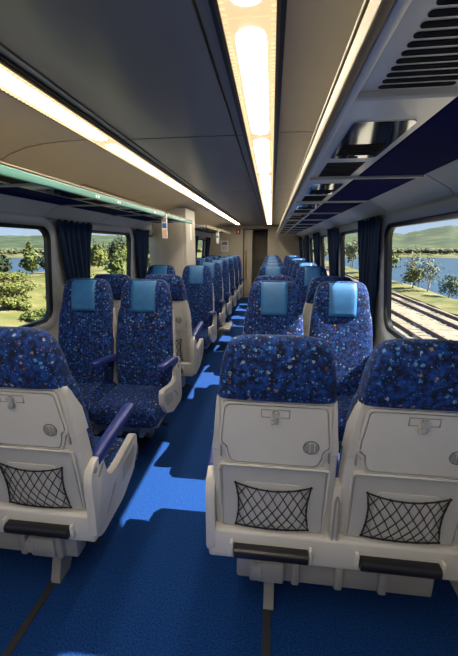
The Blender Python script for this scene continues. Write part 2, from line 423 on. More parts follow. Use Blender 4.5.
# ------------------------------------------------------------------ luggage racks
BR = 0.86
def rack(s, y0, y1, label, lipmat):
    R = empty('luggage_rack', (s * 0.9, y0, 1.79)); tag(R, label, 'luggage rack')
    def part(name, m, poly, ya, yb, par=R, ang=25):
        b = bmesh.new(); prism(b, poly, lambda x, z: (s * x - s * 0.9, ya - y0, z - 1.79), lambda x, z: (s * x - s * 0.9, yb - y0, z - 1.79)); return finish(name, b, m, par, ang=ang)
    lp = part('front_lip', lipmat, rrect(0.583, 0.600, 1.766, 1.806, 0.006, 3), y0, y1)
    part('lip_cap', 'lip', rrect(0.580, 0.606, 1.806, 1.816, 0.004, 3), y0, y1, lp)
    part('lip_rail', 'rackmetal', rrect(0.602, 0.622, 1.772, 1.80, 0.005, 3), y0, y1)
    part('shelf', 'panel_light', [(0.60, 1.806), (1.17, 1.806), (1.17, 1.816), (0.60, 1.816)], y0, y1)
    ys = [1.645 + BR * k for k in range(-7, 12)]
    cuts = [y0] + [y for y in ys if y0 + 0.05 < y < y1 - 0.05] + [y1]
    slot0 = plate0 = brk0 = grille0 = None
    for ya, yb in zip(cuts, cuts[1:]):
        part('metal_panel', 'rackmetal', rrect(0.628, 0.832, 1.79, 1.80, 0.002, 1), ya + 0.002, yb - 0.002)
        part('navy_panel', 'navy', rrect(0.834, 1.10, 1.788, 1.80, 0.002, 1), ya + 0.002, yb - 0.002)
        q = part('slope_panel', 'panel_light', [(1.102, 1.795), (1.21, 1.735), (wx(1.70) - 0.002, 1.705), (wx(1.72), 1.725), (1.22, 1.755), (1.12, 1.81)], ya + 0.004, yb - 0.004)
        if yb - ya > 0.6:
            yo = ya - y0
            for k in range(11):
                if slot0 is None:
                    b = bmesh.new(); prism(b, rrect(-0.068, 0.068, -0.0072, 0.0072, 0.007, 4), lambda x, y: (x, y, 0), lambda x, y: (x, y, 0.004)); o = slot0 = finish('vent_slot', b, 'vent_mesh', R, smooth=False)
                else: o = share(slot0, 'vent_slot', R)
                o.location = (s * (0.728 - 0.9), yo + 0.60 + 0.0235 * k, -0.0015)
            if plate0 is None:
                b = bmesh.new(); prism(b, rrect(-0.075, 0.075, -0.18, 0.18, 0.02, 4), lambda x, y: (x, y, 0), lambda x, y: (x, y, 0.006)); o = plate0 = finish('service_plate', b, 'mirror', R, smooth=False)
            else: o = share(plate0, 'service_plate', R)
            o.location = (s * (0.732 - 0.9), yo + 0.34, -0.003)
            for k in range(6):
                g = share(slot0, 'grille_slot', o); g.scale = (0.9, 0.75, 1); g.location = (0, 0.02 + 0.022 * k, -0.0015)
            for k in range(2):
                b_ = share(slot0, 'screw_plate', o); b_.scale = (0.22, 1.1, 1); b_.location = (0, -0.165 + 0.33 * k, -0.0015)
    for y in cuts[1:-1]:
        if brk0 is None:
            b = bmesh.new(); box(b, -0.3, 0.2, -0.009, 0.009, -0.012, 0.004, 0.003)
            brk0 = o = finish('bracket', b, 'panel_light', R)
        else: o = share(brk0, 'bracket', R)
        o.location = (0, y - y0, 0.0); o.rotation_euler = (0, 0, 0 if s > 0 else PI)
    return R
rack(1, Y0C, 9.6, 'silver luggage rack with navy underside above the track-side windows', 'lip')
RL = rack(-1, Y0C, 4.62, 'luggage rack with teal front lip ending at the cream partition', 'teal_lip')
rack(-1, 5.66, 9.0, 'pale luggage rack beyond the cream partition near the end door', 'lip')
for y in (1.15, 2.05, 2.35, 3.1):                    # small seat-number plates on the teal lip
    b = bmesh.new()
    for q in range(2): box(b, 0, 0.0012, q * 0.03, q * 0.03 + 0.016, 0, 0.014)
    o = finish('seat_number', b, 'white', RL, smooth=False); o.location = (0.9 - 0.583 - 0.0005, y - Y0C, -0.012)

# ------------------------------------------------------------------ curtains
def curtain(s, e, label, wid=0.56):
    # hangs on the pillar just beyond a window and is gathered towards its far side
    t = empty('curtain', (s * 1.2, e + 0.3, 1.72)); tag(t, label, 'curtain', 'blue pleated curtains between the windows')
    def sheet(name, m, u0, u1, nu, off0):
        b = bmesh.new(); nz = 18; rows = []
        for i in range(nz + 1):
            v = i / nz; z = 1.695 - v * 0.95
            near = (-0.05 if s > 0 else 0.02) + 0.22 * min(1, v / 0.75) ** 1.3; far = wid - 0.05 * v
            row = []
            for j in range(nu + 1):
                u = u0 + (u1 - u0) * j / nu
                y = near + (far - near) * u
                amp = 0.020 + 0.008 * v
                off = 0.045 + off0 + amp * math.sin(u * 2 * PI * 6 + 0.6 * math.sin(v * 4 + e)) + 0.006 * math.sin(u * 9 + v * 5)
                row.append(b.verts.new((s * (wx(z) - off) - s * 1.2, y - 0.3, z - 1.72)))
            rows.append(row)
        for r0, r1 in zip(rows, rows[1:]):
            for j in range(nu): b.faces.new((r0[j], r0[j + 1], r1[j + 1], r1[j]))
        o = finish(name, b, m, t, ang=80)
        sm = o.modifiers.new('thick', 'SOLIDIFY'); sm.thickness = 0.004; sm.offset = 0
        return o
    sheet('drape', 'curtain', 0.06, 1.0, 60, 0.0)
    sheet('edge_band', 'curtain', 0.0, 0.07, 5, 0.002)
    b = bmesh.new()
    tube(b, [(s * (wx(1.69) - 0.045) - s * 1.2, y - 0.3, -0.03) for y in (-0.06, 0.2, 0.4, wid)], 0.007, 8)
    finish('curtain_rail', b, 'steel', t)
WN = ['first', 'second', 'third', 'fourth', 'fifth', 'sixth', 'seventh']
for k, e in enumerate(WEND):
    for s in (-1, 1):
        if k < 1: continue
        side = 'track-side' if s > 0 else 'bank-side'
        if k == 2: lab = 'blue pleated curtain on %s wall beside the back of the facing double seat' % side
        elif k == 1: lab = 'blue pleated curtain on %s wall behind the net-pocket double seat' % side
        else: lab = 'blue pleated curtain on %s wall, %s one from the end door' % (side, ['nearest', 'second', 'third', 'fourth'][6 - k])
        curtain(s, e, lab, 0.50 if (s < 0 and k == 3) else 0.56)

# ------------------------------------------------------------------ seats
PW = 0.235                                             # half of seat pitch
BACK = [  # z, y front, y back, half width
    (0.40, 0.150, 0.045, 0.200), (0.50, 0.145, 0.035, 0.212), (0.62, 0.125, 0.022, 0.217), (0.76, 0.098, 0.004, 0.219), (0.90, 0.068, -0.018, 0.214),
    (0.98, 0.052, -0.036, 0.207), (1.006, 0.047, -0.060, 0.203), (1.018, 0.045, -0.086, 0.199), (1.04, 0.042, -0.098, 0.195), (1.09, 0.036, -0.106, 0.190), (1.14, 0.026, -0.110, 0.182),
    (1.18, 0.014, -0.107, 0.172), (1.207, -0.002, -0.098, 0.160), (1.224, -0.020, -0.087, 0.144), (1.233, -0.036, -0.075, 0.118), (1.236, -0.048, -0.064, 0.085)]
SHELL = [ # z, y front, y back, half width
    (0.40, 0.09, 0.022, 0.214), (0.415, 0.09, 0.006, 0.222), (0.50, 0.082, -0.004, 0.226), (0.64, 0.066, -0.020, 0.226), (0.78, 0.046, -0.038, 0.222), (0.90, 0.026, -0.052, 0.214), (0.985, 0.004, -0.062, 0.205), (1.012, -0.008, -0.066, 0.201), (1.020, -0.02, -0.062, 0.196)]
def sh_y(z): return interp([(q[0], q[2]) for q in SHELL], z)[0]
def ft_y(z): return interp([(q[0], q[1]) for q in BACK], z)[0]

class Proto: pass
PR = Proto()
def protos():
    b = bmesh.new()
    loft(b, [sring(0, (f + k) / 2, z, w, (f - k) / 2, 5.0 if z < 1.02 else 4.2, 40) for z, f, k, w in BACK])
    PR.back = finish('backrest', b, 'fabric')
    b = bmesh.new()
    loft(b, [sring(0, (f + k) / 2, z, w, (f - k) / 2, 7.0, 40) for z, f, k, w in SHELL])
    for s in (-1, 1):                                  # pointed cheek at each upper corner
        poly = [(-0.040, 0.80), (0.040, 0.80), (0.024, 0.90), (-0.020, 0.985), (-0.058, 1.050), (-0.068, 1.045), (-0.066, 1.0), (-0.054, 0.90)]
        prism(b, poly, lambda y, z: (s * 0.190, y, z), lambda y, z: (s * (interp([(q[0], q[3]) for q in SHELL], z)[0] + 0.0015 - 0.10 * max(0, z - 1.0) - 0.006 * (y < -0.05)), y, z))
    PR.shell = finish('back_shell', b, 'shell', ang=40)
    # cushion
    b = bmesh.new()
    prof = [(0.045, 0.385, 0.455), (0.06, 0.35, 0.468), (0.12, 0.335, 0.470), (0.24, 0.33, 0.468), (0.36, 0.325, 0.474), (0.44, 0.322, 0.476), (0.485, 0.326, 0.468), (0.512, 0.336, 0.448), (0.522, 0.355, 0.425)]
    rings = []
    for y, z0, z1 in prof:
        w = 0.224 if 0.05 < y < 0.5 else (0.216 if y > 0.5 else 0.212)
        rings.append([(p[0], y, p[1]) for p in [(q[0], q[1]) for q in sring(0, (z0 + z1) / 2, 0, w, (z1 - z0) / 2, 6.0, 36)]])
    loft(b, rings)
    PR.cush = finish('seat_cushion', b, 'fabric')
    # head cover, a cloth flap laid over the front of the head cushion
    b = bmesh.new(); rows = []
    zs = [1.005, 1.03, 1.06, 1.09, 1.12, 1.15, 1.18, 1.20, 1.215, 1.226]
    path = [(ft_y(z) + 0.006, z) for z in zs]
    for y, z in path:
        rows.append([(x, y - 0.10 * max(0, abs(x) - 0.07) - 0.003 * (abs(x) > .08), z) for x in [-0.092 + 0.184 * j / 8 for j in range(9)]])
    V = [[b.verts.new(p) for p in r] for r in rows]
    for r0, r1 in zip(V, V[1:]):
        for j in range(8): b.faces.new((r0[j], r0[j + 1], r1[j + 1], r1[j]))
    PR.cover = finish('headrest_cover', b, 'teal_cover', ang=60)
    sm = PR.cover.modifiers.new('thick', 'SOLIDIFY'); sm.thickness = 0.006; sm.offset = 0
    # tray table
    def tray_outline(g):
        P = [(-0.166 - g, 0.992 + g), (-0.180 - g, 0.870), (-0.182 - g, 0.836 - g), (-0.163 - g, 0.824 - g), (-0.160 - g, 0.786), (-0.145 - g, 0.756 - g)]
        P = P + [(-x, z) for x, z in P[::-1]]
        return roundpoly(P, 0.018, 3)
    def slab(name, m, outline, d0, d1, bev=0.0):
        b = bmesh.new()
        N = len(outline); c = Vector((sum(p[0] for p in outline) / N, sum(p[1] for p in outline) / N))
        prism(b, outline, lambda x, z: (x, sh_y(z) - d0, z), lambda x, z: (x, sh_y(z) - d1, z))
        return finish(name, b, m, ang=50)
    def rim(name, m, inner, outer, proud):
        b = bmesh.new(); n = len(inner)
        rows = [[b.verts.new((x, sh_y(z) - d, z)) for x, z in o] for o, d in ((inner, -0.012), (inner, proud), (outer, proud - 0.002), (outer, -0.012))]
        rows.append(rows[0])
        for r0, r1 in zip(rows, rows[1:]):
            for q in range(n): b.faces.new((r0[q], r0[(q + 1) % n], r1[(q + 1) % n], r1[q]))
        return finish(name, b, m, ang=40)
    PR.gap = rim('tray_rim', 'shell', tray_outline(0.005), tray_outline(0.013), 0.009)
    PR.tray = slab('tray_table', 'tray', tray_outline(0), -0.01, 0.009)
    b = bmesh.new(); box(b, -0.003, 0.003, sh_y(0.80) - 0.004, sh_y(0.80) + 0.02, 0.77, 0.83, 0.002)
    PR.hinge = finish('tray_hinge', b, 'frame_grey')
    yl = sh_y(0.955) - 0.009; dz = -0.012
    b = bmesh.new(); box(b, -0.008, 0.008, yl - 0.012, yl + 0.004, 0.930, 0.966, 0.004)
    tube(b, [(0, yl - 0.004, 0.968), (0, yl - 0.018, 0.968)], 0.012, 12)
    box(b, -0.016, -0.006, yl - 0.010, yl, 0.926, 0.943, 0.003)
    PR.latch = finish('latch', b, 'latchgrey')
    b = bmesh.new()
    for x0, x1, z0, z1 in ((-0.048, -0.045, 0.950, 0.982), (0.045, 0.048, 0.950, 0.982), (-0.048, 0.048, 0.979, 0.982), (-0.048, -0.016, 0.950, 0.9525), (0.016, 0.048, 0.950, 0.9525)):
        box(b, x0, x1, sh_y((z0 + z1) / 2) - 0.0105, sh_y((z0 + z1) / 2) - 0.006, z0, z1)
    PR.latchplate = finish('latch_recess', b, 'frame_grey', smooth=False)
    zh = 0.836; yh = sh_y(zh) - 0.009
    b = bmesh.new()
    tube(b, [(0.125 + 0.026 * math.cos(t), yh - 0.0005 + (math.sin(t) * 0.026) * -0.115 * -1 * -1, zh + 0.026 * math.sin(t)) for t in [2 * PI * k / 24 for k in range(24)]], 0.002, 6, closed=True)
    PR.hole = finish('finger_ring', b, 'shell_dark')
    b = bmesh.new()
    for x0, x1 in ((-0.024, -0.006), (-0.003, 0.010), (0.013, 0.023)):
        hh = 0.018 if abs(x0 + x1) > 0.02 else 0.023
        box(b, 0.125 + x0, 0.125 + x1, yh - 0.002, yh + 0.004, zh - hh, zh + hh, 0.0015)
    PR.grip = finish('finger_grip', b, 'frame_grey')
    # lower pocket panel with a rail along its top
    PR.pgap = rim('pocket_rim', 'shell', rrect(-0.1885, 0.1885, 0.4315, 0.7385, 0.012, 3), rrect(-0.195, 0.195, 0.425, 0.745, 0.016, 3), 0.006)
    PR.pocket = slab('pocket_panel', 'pocket', rrect(-0.184, 0.184, 0.436, 0.734, 0.010, 3), -0.01, 0.006)
    PR.inner = slab('pocket_inset', 'tray', rrect(-0.105, 0.105, 0.455, 0.662, 0.012, 3), -0.01, 0.009)
    b = bmesh.new()
    yr = sh_y(0.732) - 0.012
    tube(b, [(-0.196, sh_y(0.54) - 0.006, 0.54), (-0.196, yr, 0.725), (-0.192, yr, 0.737), (-0.18, yr - 0.001, 0.741), (0.18, yr - 0.001, 0.741), (0.192, yr, 0.737), (0.196, yr, 0.725), (0.196, sh_y(0.54) - 0.006, 0.54)], 0.0045, 8)
    PR.prail = finish('pocket_rail', b, 'shell')
    # net
    b = bmesh.new()
    def np_(u, v):                                     # u -1..1 across, v 0..1 up
        w = 0.138 - 0.012 * math.sin(PI * v)
        z = 0.456 + 0.196 * v - (0.018 * (1 - u * u)) * (v if v > 0.5 else 0.6 * (1 - v)) + 0.006 * (abs(u) ** 2) * (1 if v > 0.5 else -1)
        bulge = 0.022 * (1 - u * u) * (0.35 + math.sin(PI * v) * 0.9)
        return (u * w, sh_y(z) - 0.012 - bulge, z)
    NC, NRW = 7, 3
    def mod_line(k, sgn):
        pts = []
        steps = 2 * NRW
        for i in range(steps + 1):
            v = i / steps; u = -1 + 2 * (k + sgn * v * NRW) / NC
            if -1.001 <= u <= 1.001: pts.append(np_(u + 0.012 * math.sin(9 * v + k), v))
        return pts
    for k in range(-NRW, NC + NRW + 1):
        for sg in (-1, 1):
            p = mod_line(k, sg)
            if len(p) > 1: tube(b, p, 0.0021, 4)
    per = [np_(-1 + 2 * i / 16, 1) for i in range(17)] + [np_(1, 1 - i / 8) for i in range(1, 9)] + [np_(1 - 2 * i / 16, 0) for i in range(1, 17)] + [np_(-1, i / 8) for i in range(1, 8)]
    tube(b, per, 0.0032, 5, closed=True)
    PR.net = finish('pocket_net', b, 'net')
    b = bmesh.new()
    for i in range(NC + 1):
        for v in (0, 1):
            p = Vector(np_(-1 + 2 * i / NC, v)); bmesh.ops.create_icosphere(b, subdivisions=1, radius=0.0052, matrix=Matrix.Translation(p))
    for i in range(1, 4):
        for u in (-1, 1):
            bmesh.ops.create_icosphere(b, subdivisions=1, radius=0.005, matrix=Matrix.Translation(Vector(np_(u, i / 4))))
    PR.knots = finish('net_knots', b, 'net')
    # footrest pad
    b = bmesh.new()
    loft(b, [[(x, -0.035 + 0.030 * cy * k, 0.355 + 0.022 * sz * k) for cy, sz in [(math.copysign(abs(math.cos(t)) ** .6, math.cos(t)), math.copysign(abs(math.sin(t)) ** .6, math.sin(t))) for t in [2 * PI * j / 20 for j in range(20)]]] for x, k in ((-0.142, 0.75), (-0.139, 1), (0.139, 1), (0.142, 0.75))])
    PR.foot = finish('footrest', b, 'black')
    b = bmesh.new(); box(b, -0.007, 0.007, -0.05, 0.04, 0.33, 0.392, 0.006)
    PR.footbr = finish('footrest_bracket', b, 'shell')
    # armrest (swings up at its rear pivot)
    b = bmesh.new()
    R_ = []
    for y, z, w, h in ((0.035, 0.640, 0.016, 0.020), (0.045, 0.648, 0.021, 0.026), (0.12, 0.668, 0.024, 0.026), (0.25, 0.690, 0.026, 0.022), (0.36, 0.706, 0.027, 0.019), (0.40, 0.712, 0.024, 0.016), (0.415, 0.714, 0.016, 0.010)):
        R_.append([(p[0], y, z + p[1]) for p in sring(0, 0, 0, w, h, 3.6, 24)])
    loft(b, R_); PR.arm = finish('armrest', b, 'armblue')
    # aisle end panel
    out = roundpoly([(-0.030, 0.325), (-0.030, 0.60), (0.0, 0.665), (0.060, 0.668), (0.085, 0.60), (0.105, 0.515), (0.20, 0.515), (0.395, 0.552), (0.425, 0.545), (0.425, 0.46), (0.36, 0.37), (0.22, 0.312), (0.02, 0.302)], 0.03, 4)
    b = bmesh.new(); prism(b, out, lambda y, z: (-0.017, y, z), lambda y, z: (0.017, y, z))
    es = [e for e in b.edges if all(abs(v.co.x - e.verts[0].co.x) < 1e-6 for v in e.verts)]
    bmesh.ops.bevel(b, geom=es, offset=0.006, segments=2, profile=0.5, affect='EDGES')
    PR.side = finish('end_panel', b, 'shell', ang=40)
    def onside(name, m, pts, r):
        b = bmesh.new(); pr = roundpoly(pts, r, 2); prism(b, pr, lambda y, z: (0.014, y, z), lambda y, z: (0.0185, y, z)); return finish(name, b, m)
    PR.sideinset = onside('end_panel_inset', 'latchgrey', [(0.22, 0.40), (0.235, 0.475), (0.38, 0.515), (0.395, 0.475), (0.34, 0.415)], 0.012)
    PR.slota = onside('recline_slot', 'frame_grey', [(0.06, 0.36), (0.075, 0.365), (0.165, 0.445), (0.16, 0.455), (0.145, 0.448)], 0.004)
    PR.slotb = onside('finger_slot', 'frame_grey', [(0.02, 0.585), (0.03, 0.575), (0.075, 0.61), (0.07, 0.622), (0.055, 0.618)], 0.004)
    b = bmesh.new(); tube(b, [(0.012, 0.005, 0.628), (0.0205, 0.005, 0.628)], 0.012, 14); PR.pivot = finish('pivot_cap', b, 'frame_grey')
    # centre arm post with recline linkage
    b = bmesh.new(); box(b, -0.016, 0.016, -0.02, 0.06, 0.40, 0.66, 0.008)
    PR.post = finish('arm_post', b, 'shell')
    b = bmesh.new()
    for x in (-0.009, 0.009): tube(b, [(x, -0.022, 0.44), (x, -0.026, 0.52), (x * 0.8, -0.024, 0.60), (0, -0.021, 0.62)], 0.004, 6)
    for z in (0.412, 0.43): 
        for x in (-0.008, 0.008): tube(b, [(x, -0.016, z), (x, -0.0235, z)], 0.004, 8)
    PR.link = finish('recline_link', b, 'frame_grey')
    # base: full-width beam and under-frame, leg under the aisle seat (at -x)
    b = bmesh.new(); box(b, -0.480, 0.475, -0.028, 0.030, 0.295, 0.43, 0.014, 3)
    PR.beam = finish('rear_beam', b, 'shell')
    b = bmesh.new(); box(b, -0.240, 0.235, -0.028, 0.030, 0.295, 0.43, 0.014, 3)
    PR.beam1 = finish('rear_beam', b, 'shell')
    def under(x1, name):
        b = bmesh.new()
        box(b, -0.37, x1 - 0.06, 0.0, 0.07, 0.175, 0.30, 0.01)
        box(b, -0.36, x1 - 0.10, 0.33, 0.39, 0.225, 0.31, 0.01)
        x = -0.30
        while x < x1 - 0.1:
            box(b, x - 0.016, x + 0.016, -0.026, 0.40, 0.19, 0.325, 0.008); x += 0.165
        box(b, -0.45, x1, 0.06, 0.46, 0.305, 0.34, 0.008)
        return finish(name, b, 'frame_grey')
    PR.under = under(0.45, 'under_frame'); PR.under1 = under(0.20, 'under_frame')
    b = bmesh.new()
    poly = [(0.035, 0.0), (-0.045, 0.0), (-0.045, 0.018), (-0.012, 0.12), (0.03, 0.235), (0.20, 0.235), (0.16, 0.17), (0.07, 0.06)]
    prism(b, poly, lambda y, z: (-0.021, y, z + 0.004), lambda y, z: (0.021, y, z + 0.004))
    box(b, -0.055, 0.055, -0.095, 0.06, 0.205, 0.30, 0.01)
    box(b, -0.075, -0.03, -0.10, -0.05, 0.225, 0.285, 0.008)
    PR.leg = finish('leg', b, 'frame_grey')
    b = bmesh.new(); tube(b, [(0, -0.028, 0.022), (0, -0.028, 0.033)], 0.008, 8); PR.bolt = finish('leg_bolt', b, 'steel')
    b = bmesh.new(); tube(b, [(0.02, 0.05, 0.155), (-0.13, 0.06, 0.150)], 0.009, 8); box(b, -0.175, -0.125, 0.048, 0.072, 0.138, 0.162, 0.006)
    PR.pedal = finish('swivel_pedal', b, 'rubber')
protos()
PROTO_OBS = list(vars(PR).values())

def seat_unit(X, Y, facing, aisle, label, group, single=False):
    """facing +1 looks down the car, -1 looks back at the camera; aisle = -1/+1: local side the aisle is on"""
    name = 'train_seat' if single else 'double_train_seat'
    T = empty(name, (X, Y, 0), 0 if facing > 0 else PI); tag(T, label, 'seat', group)
    T.scale.z = 0.986 if Y < 2 else 1.012
    def put(src, par, x, nm=None):
        o = src.copy(); o.name = nm or src.name.split('.')[0]; COL.objects.link(o); o.parent = par; o.location = (x, 0, 0); return o
    xs = (0.0,) if single else (-PW, PW)
    for x in xs:
        put(PR.cush, T, x)
        bk = put(PR.back, T, x); put(PR.cover, bk, 0)
        sh = put(PR.shell, T, x); put(PR.gap, sh, 0); put(PR.pgap, sh, 0); [put(PR.hinge, sh, q * 0.190) for q in (-1, 1)]
        tr = put(PR.tray, T, x); put(PR.latch, tr, 0); put(PR.latchplate, tr, 0); put(PR.hole, tr, 0); put(PR.grip, tr, 0)
        pk = put(PR.pocket, T, x); put(PR.inner, pk, 0); put(PR.prail, pk, 0)
        nt = put(PR.net, T, x); put(PR.knots, nt, 0)['kind'] = 'stuff'
        ft = put(PR.foot, T, x); [put(PR.footbr, ft, q * 0.150) for q in (-1, 1)]
    ends = (-PW, PW) if single else (-2 * PW, 0, 2 * PW)
    for x in ends:
        put(PR.arm, T, x)
        if x == 0 and not single:
            p = put(PR.post, T, 0); put(PR.link, p, 0)
        else:
            p = put(PR.side, T, x)
            for src in (PR.sideinset, PR.slota, PR.slotb, PR.pivot): put(src, p, 0).scale = (1 if x > 0 else -1, 1, 1)
    bm_ = put(PR.beam1 if single else PR.beam, T, 0)
    un = put(PR.under1 if single else PR.under, T, 0)
    if aisle > 0: un.scale = (-1, 1, 1)
    if single: un.location.x = 0.07
    lx = 0 if single else aisle * PW
    lg = put(PR.leg, T, lx); lg.location.y = 0.055; put(PR.bolt, lg, 0)
    if X < 0:
        pd = put(PR.pedal, lg, 0)
        if aisle > 0: pd.scale = (-1, 1, 1)
    return T

RX = 0.498 + PW
ROWS = [(1.115, 1), (2.43, -1), (2.95, 1), (4.25, -1), (5.11, -1), (5.97, -1), (6.83, -1), (7.69, -1), (8.55, -1)]
ORD = ['sixth', 'fifth', 'fourth', 'third', 'second', 'nearest']
for s in (1, -1):
    side = 'track-side' if s > 0 else 'bank-side'
    for i, (y, f) in enumerate(ROWS):
        single = (s < 0 and i == 4)
        if i == 0: lab = 'blue floral double seat showing cream tray backs and net pockets, %s of aisle' % side
        elif i == 1: lab = 'blue floral double seat with teal headrest covers facing the net-pocket seat, %s' % side
        elif i == 2: lab = 'blue floral double seat turned back to back with a teal-covered one, %s' % side
        elif i == 3: lab = 'blue floral double seat with teal headrest covers, %s, sixth from the end door' % side
        elif single: lab = 'single blue floral aisle seat with teal headrest cover beside the cream partition'
        else: lab = 'blue floral double seat with teal headrest covers, %s, %s to the end door' % (side, ORD[i - 3])
        al = -s if f > 0 else s
        seat_unit(-0.463 if single else (RX if s > 0 else 0.035 - RX), y, f, al, lab, 'blue floral train seats in rows', single)
for o in PROTO_OBS: bpy.data.objects.remove(o)

# ------------------------------------------------------------------ cabinet, end wall, door, signs
C = empty('wall_partition', (-1.0, 4.88, 0)); structure(C, 'cream floor-to-ceiling partition box among the bank-side seats')
b = bmesh.new()
xo = -0.732
pl = roundpoly([(-0.29, 0.0), (-0.29, 0.58), (xo + 1.0, 0.58), (xo + 1.0, 0.0)], 0.018, 3)
loft(b, [[(x, y, z) for x, y in pl] for z in (0.0, 1.2, 2.0)]); finish('body', b, 'cabinet', C, ang=40)
b = bmesh.new(); box(b, -0.16, xo + 0.95, -0.006, 0.01, 0.1, 1.9, 0.004); finish('front_cover', b, 'cabinet', C)
b = bmesh.new(); box(b, xo + 0.995, xo + 1.004, 0.22, 0.32, 1.57, 1.84, 0.003)
sg = finish('notice_plate', b, 'white', C, smooth=False)

Ew = empty('wall_end', (0, Y1C, 0)); structure(Ew, 'cream end wall with doorway')
for x0, x1, z0, z1 in ((-1.34, -0.33, 0, 2.1), (0.36, 1.34, 0, 2.1), (-0.33, 0.36, 1.94, 2.1)):
    b = bmesh.new(); box(b, x0, x1, 0, 0.06, z0, z1); finish('wall_panel', b, 'endwall', Ew, smooth=False)
D = empty('door_1', (0, Y1C, 0)); structure(D, 'cream sliding end door half open in its dark frame')
for x0, x1, z0, z1 in ((-0.33, -0.30, 0, 1.94), (0.335, 0.36, 0, 1.94), (-0.33, 0.36, 1.915, 1.94)):
    b = bmesh.new(); box(b, x0, x1, -0.012, 0.02, z0, z1, 0.004); finish('door_frame', b, 'trim_dark', D)
b = bmesh.new(); box(b, -0.30, -0.06, 0.03, 0.07, 0.0, 1.915, 0.004); dl = finish('door_leaf', b, 'endwall', D)
b = bmesh.new(); tube(b, [(-0.24, 0.03, 0.55), (-0.24, -0.02, 0.57), (-0.24, -0.02, 1.33), (-0.24, 0.03, 1.35)], 0.014, 8); finish('grab_handle', b, 'brass', dl)
b = bmesh.new(); box(b, -0.072, -0.058, 0.02, 0.075, 0.0, 1.915); finish('edge_seal', b, 'rubber', dl, smooth=False)
V = empty('wall_vestibule', (0, Y1C, 0)); structure(V, 'dim vestibule beyond the end door')
for x0, x1, y0, y1 in ((-0.75, -0.70, 0.06, 1.4), (0.70, 0.75, 0.06, 1.4), (-0.75, 0.75, 1.35, 1.4)):
    b = bmesh.new(); box(b, x0, x1, y0, y1, 0, 2.1); finish('wall_panel', b, 'endwall', V, smooth=False)
D2 = empty('door_2', (0.15, Y1C + 1.34, 0)); structure(D2, 'closed cream door across the vestibule')
b = bmesh.new(); box(b, -0.36, 0.36, -0.03, 0.0, 0, 1.98, 0.01); d2 = finish('door_leaf', b, 'door', D2)
b = bmesh.new(); box(b, -0.22, 0.22, -0.036, -0.028, 1.05, 1.75, 0.004); finish('upper_panel', b, 'endwall', d2)
b = bmesh.new(); box(b, 0.27, 0.31, -0.07, -0.03, 0.98, 1.10, 0.006); finish('door_handle', b, 'steel', d2)

def sign(name, x, y, z, w, h, label, cat, blocks, rot=0, base='white'):
    t = empty(name, (x, y, z), rot); tag(t, label, cat)
    b = bmesh.new(); box(b, -w / 2, w / 2, -0.004, 0.004, -h, 0, 0.002); finish('plate', b, base, t, smooth=False)
    for nm, mm, x0, x1, z0, z1 in blocks:
        b = bmesh.new(); prism(b, rrect(x0 * w, x1 * w, -z1 * h, -z0 * h, 0.004, 3), lambda q, r: (q, -0.0055, r), lambda q, r: (q, -0.003, r)); finish(nm, b, mm, t, smooth=False)
    return t
sign('hanging_sign', -0.592, 3.42, 1.80, 0.055, 0.235, 'white hanging card with red and blue pictograms on the teal rack lip', 'sign',
     [('red_symbol', 'red', -0.30, 0.30, 0.04, 0.14), ('text_block', 'frame_grey', -0.38, 0.38, 0.18, 0.34), ('blue_symbol', 'signblue', -0.40, 0.40, 0.38, 0.58), ('peach_block', 'peach', -0.40, 0.40, 0.64, 0.95)])
sign('hanging_sign', -0.592, 6.85, 1.80, 0.06, 0.27, 'narrow white card hanging from the far rack beyond the partition', 'sign',
     [('text_block', 'frame_grey', -0.3, 0.3, 0.1, 0.3), ('symbol', 'signblue', -0.3, 0.3, 0.45, 0.6)])
sign('wall_notice', -0.86, 9.885, 1.62, 0.22, 0.30, 'small white notice on the end wall beside the bank-side windows', 'notice',
     [('text_block', 'frame_grey', -0.35, 0.35, 0.12, 0.4), ('picture_block', 'panel_light', -0.35, 0.35, 0.5, 0.9)])
sign('fire_alarm_sign', -0.47, 9.885, 1.93, 0.13, 0.14, 'small red square alarm sign on the cream end wall', 'sign',
     [('symbol', 'white', -0.14, 0.14, 0.3, 0.7)], base='red')
# thin dark raised tube drawing the seam line along the bank-side cove
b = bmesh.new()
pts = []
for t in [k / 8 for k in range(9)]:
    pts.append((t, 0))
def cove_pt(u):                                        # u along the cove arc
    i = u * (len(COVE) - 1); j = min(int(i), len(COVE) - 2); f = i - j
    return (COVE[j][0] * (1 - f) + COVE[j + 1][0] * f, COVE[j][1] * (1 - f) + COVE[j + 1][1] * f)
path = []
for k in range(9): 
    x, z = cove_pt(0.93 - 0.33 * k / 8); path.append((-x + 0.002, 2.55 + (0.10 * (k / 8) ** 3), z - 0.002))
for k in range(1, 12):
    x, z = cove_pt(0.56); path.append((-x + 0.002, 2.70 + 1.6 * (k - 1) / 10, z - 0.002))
tube(b, path, 0.0035, 5); finish('cove_seam', b, 'trim_dark', ceil)

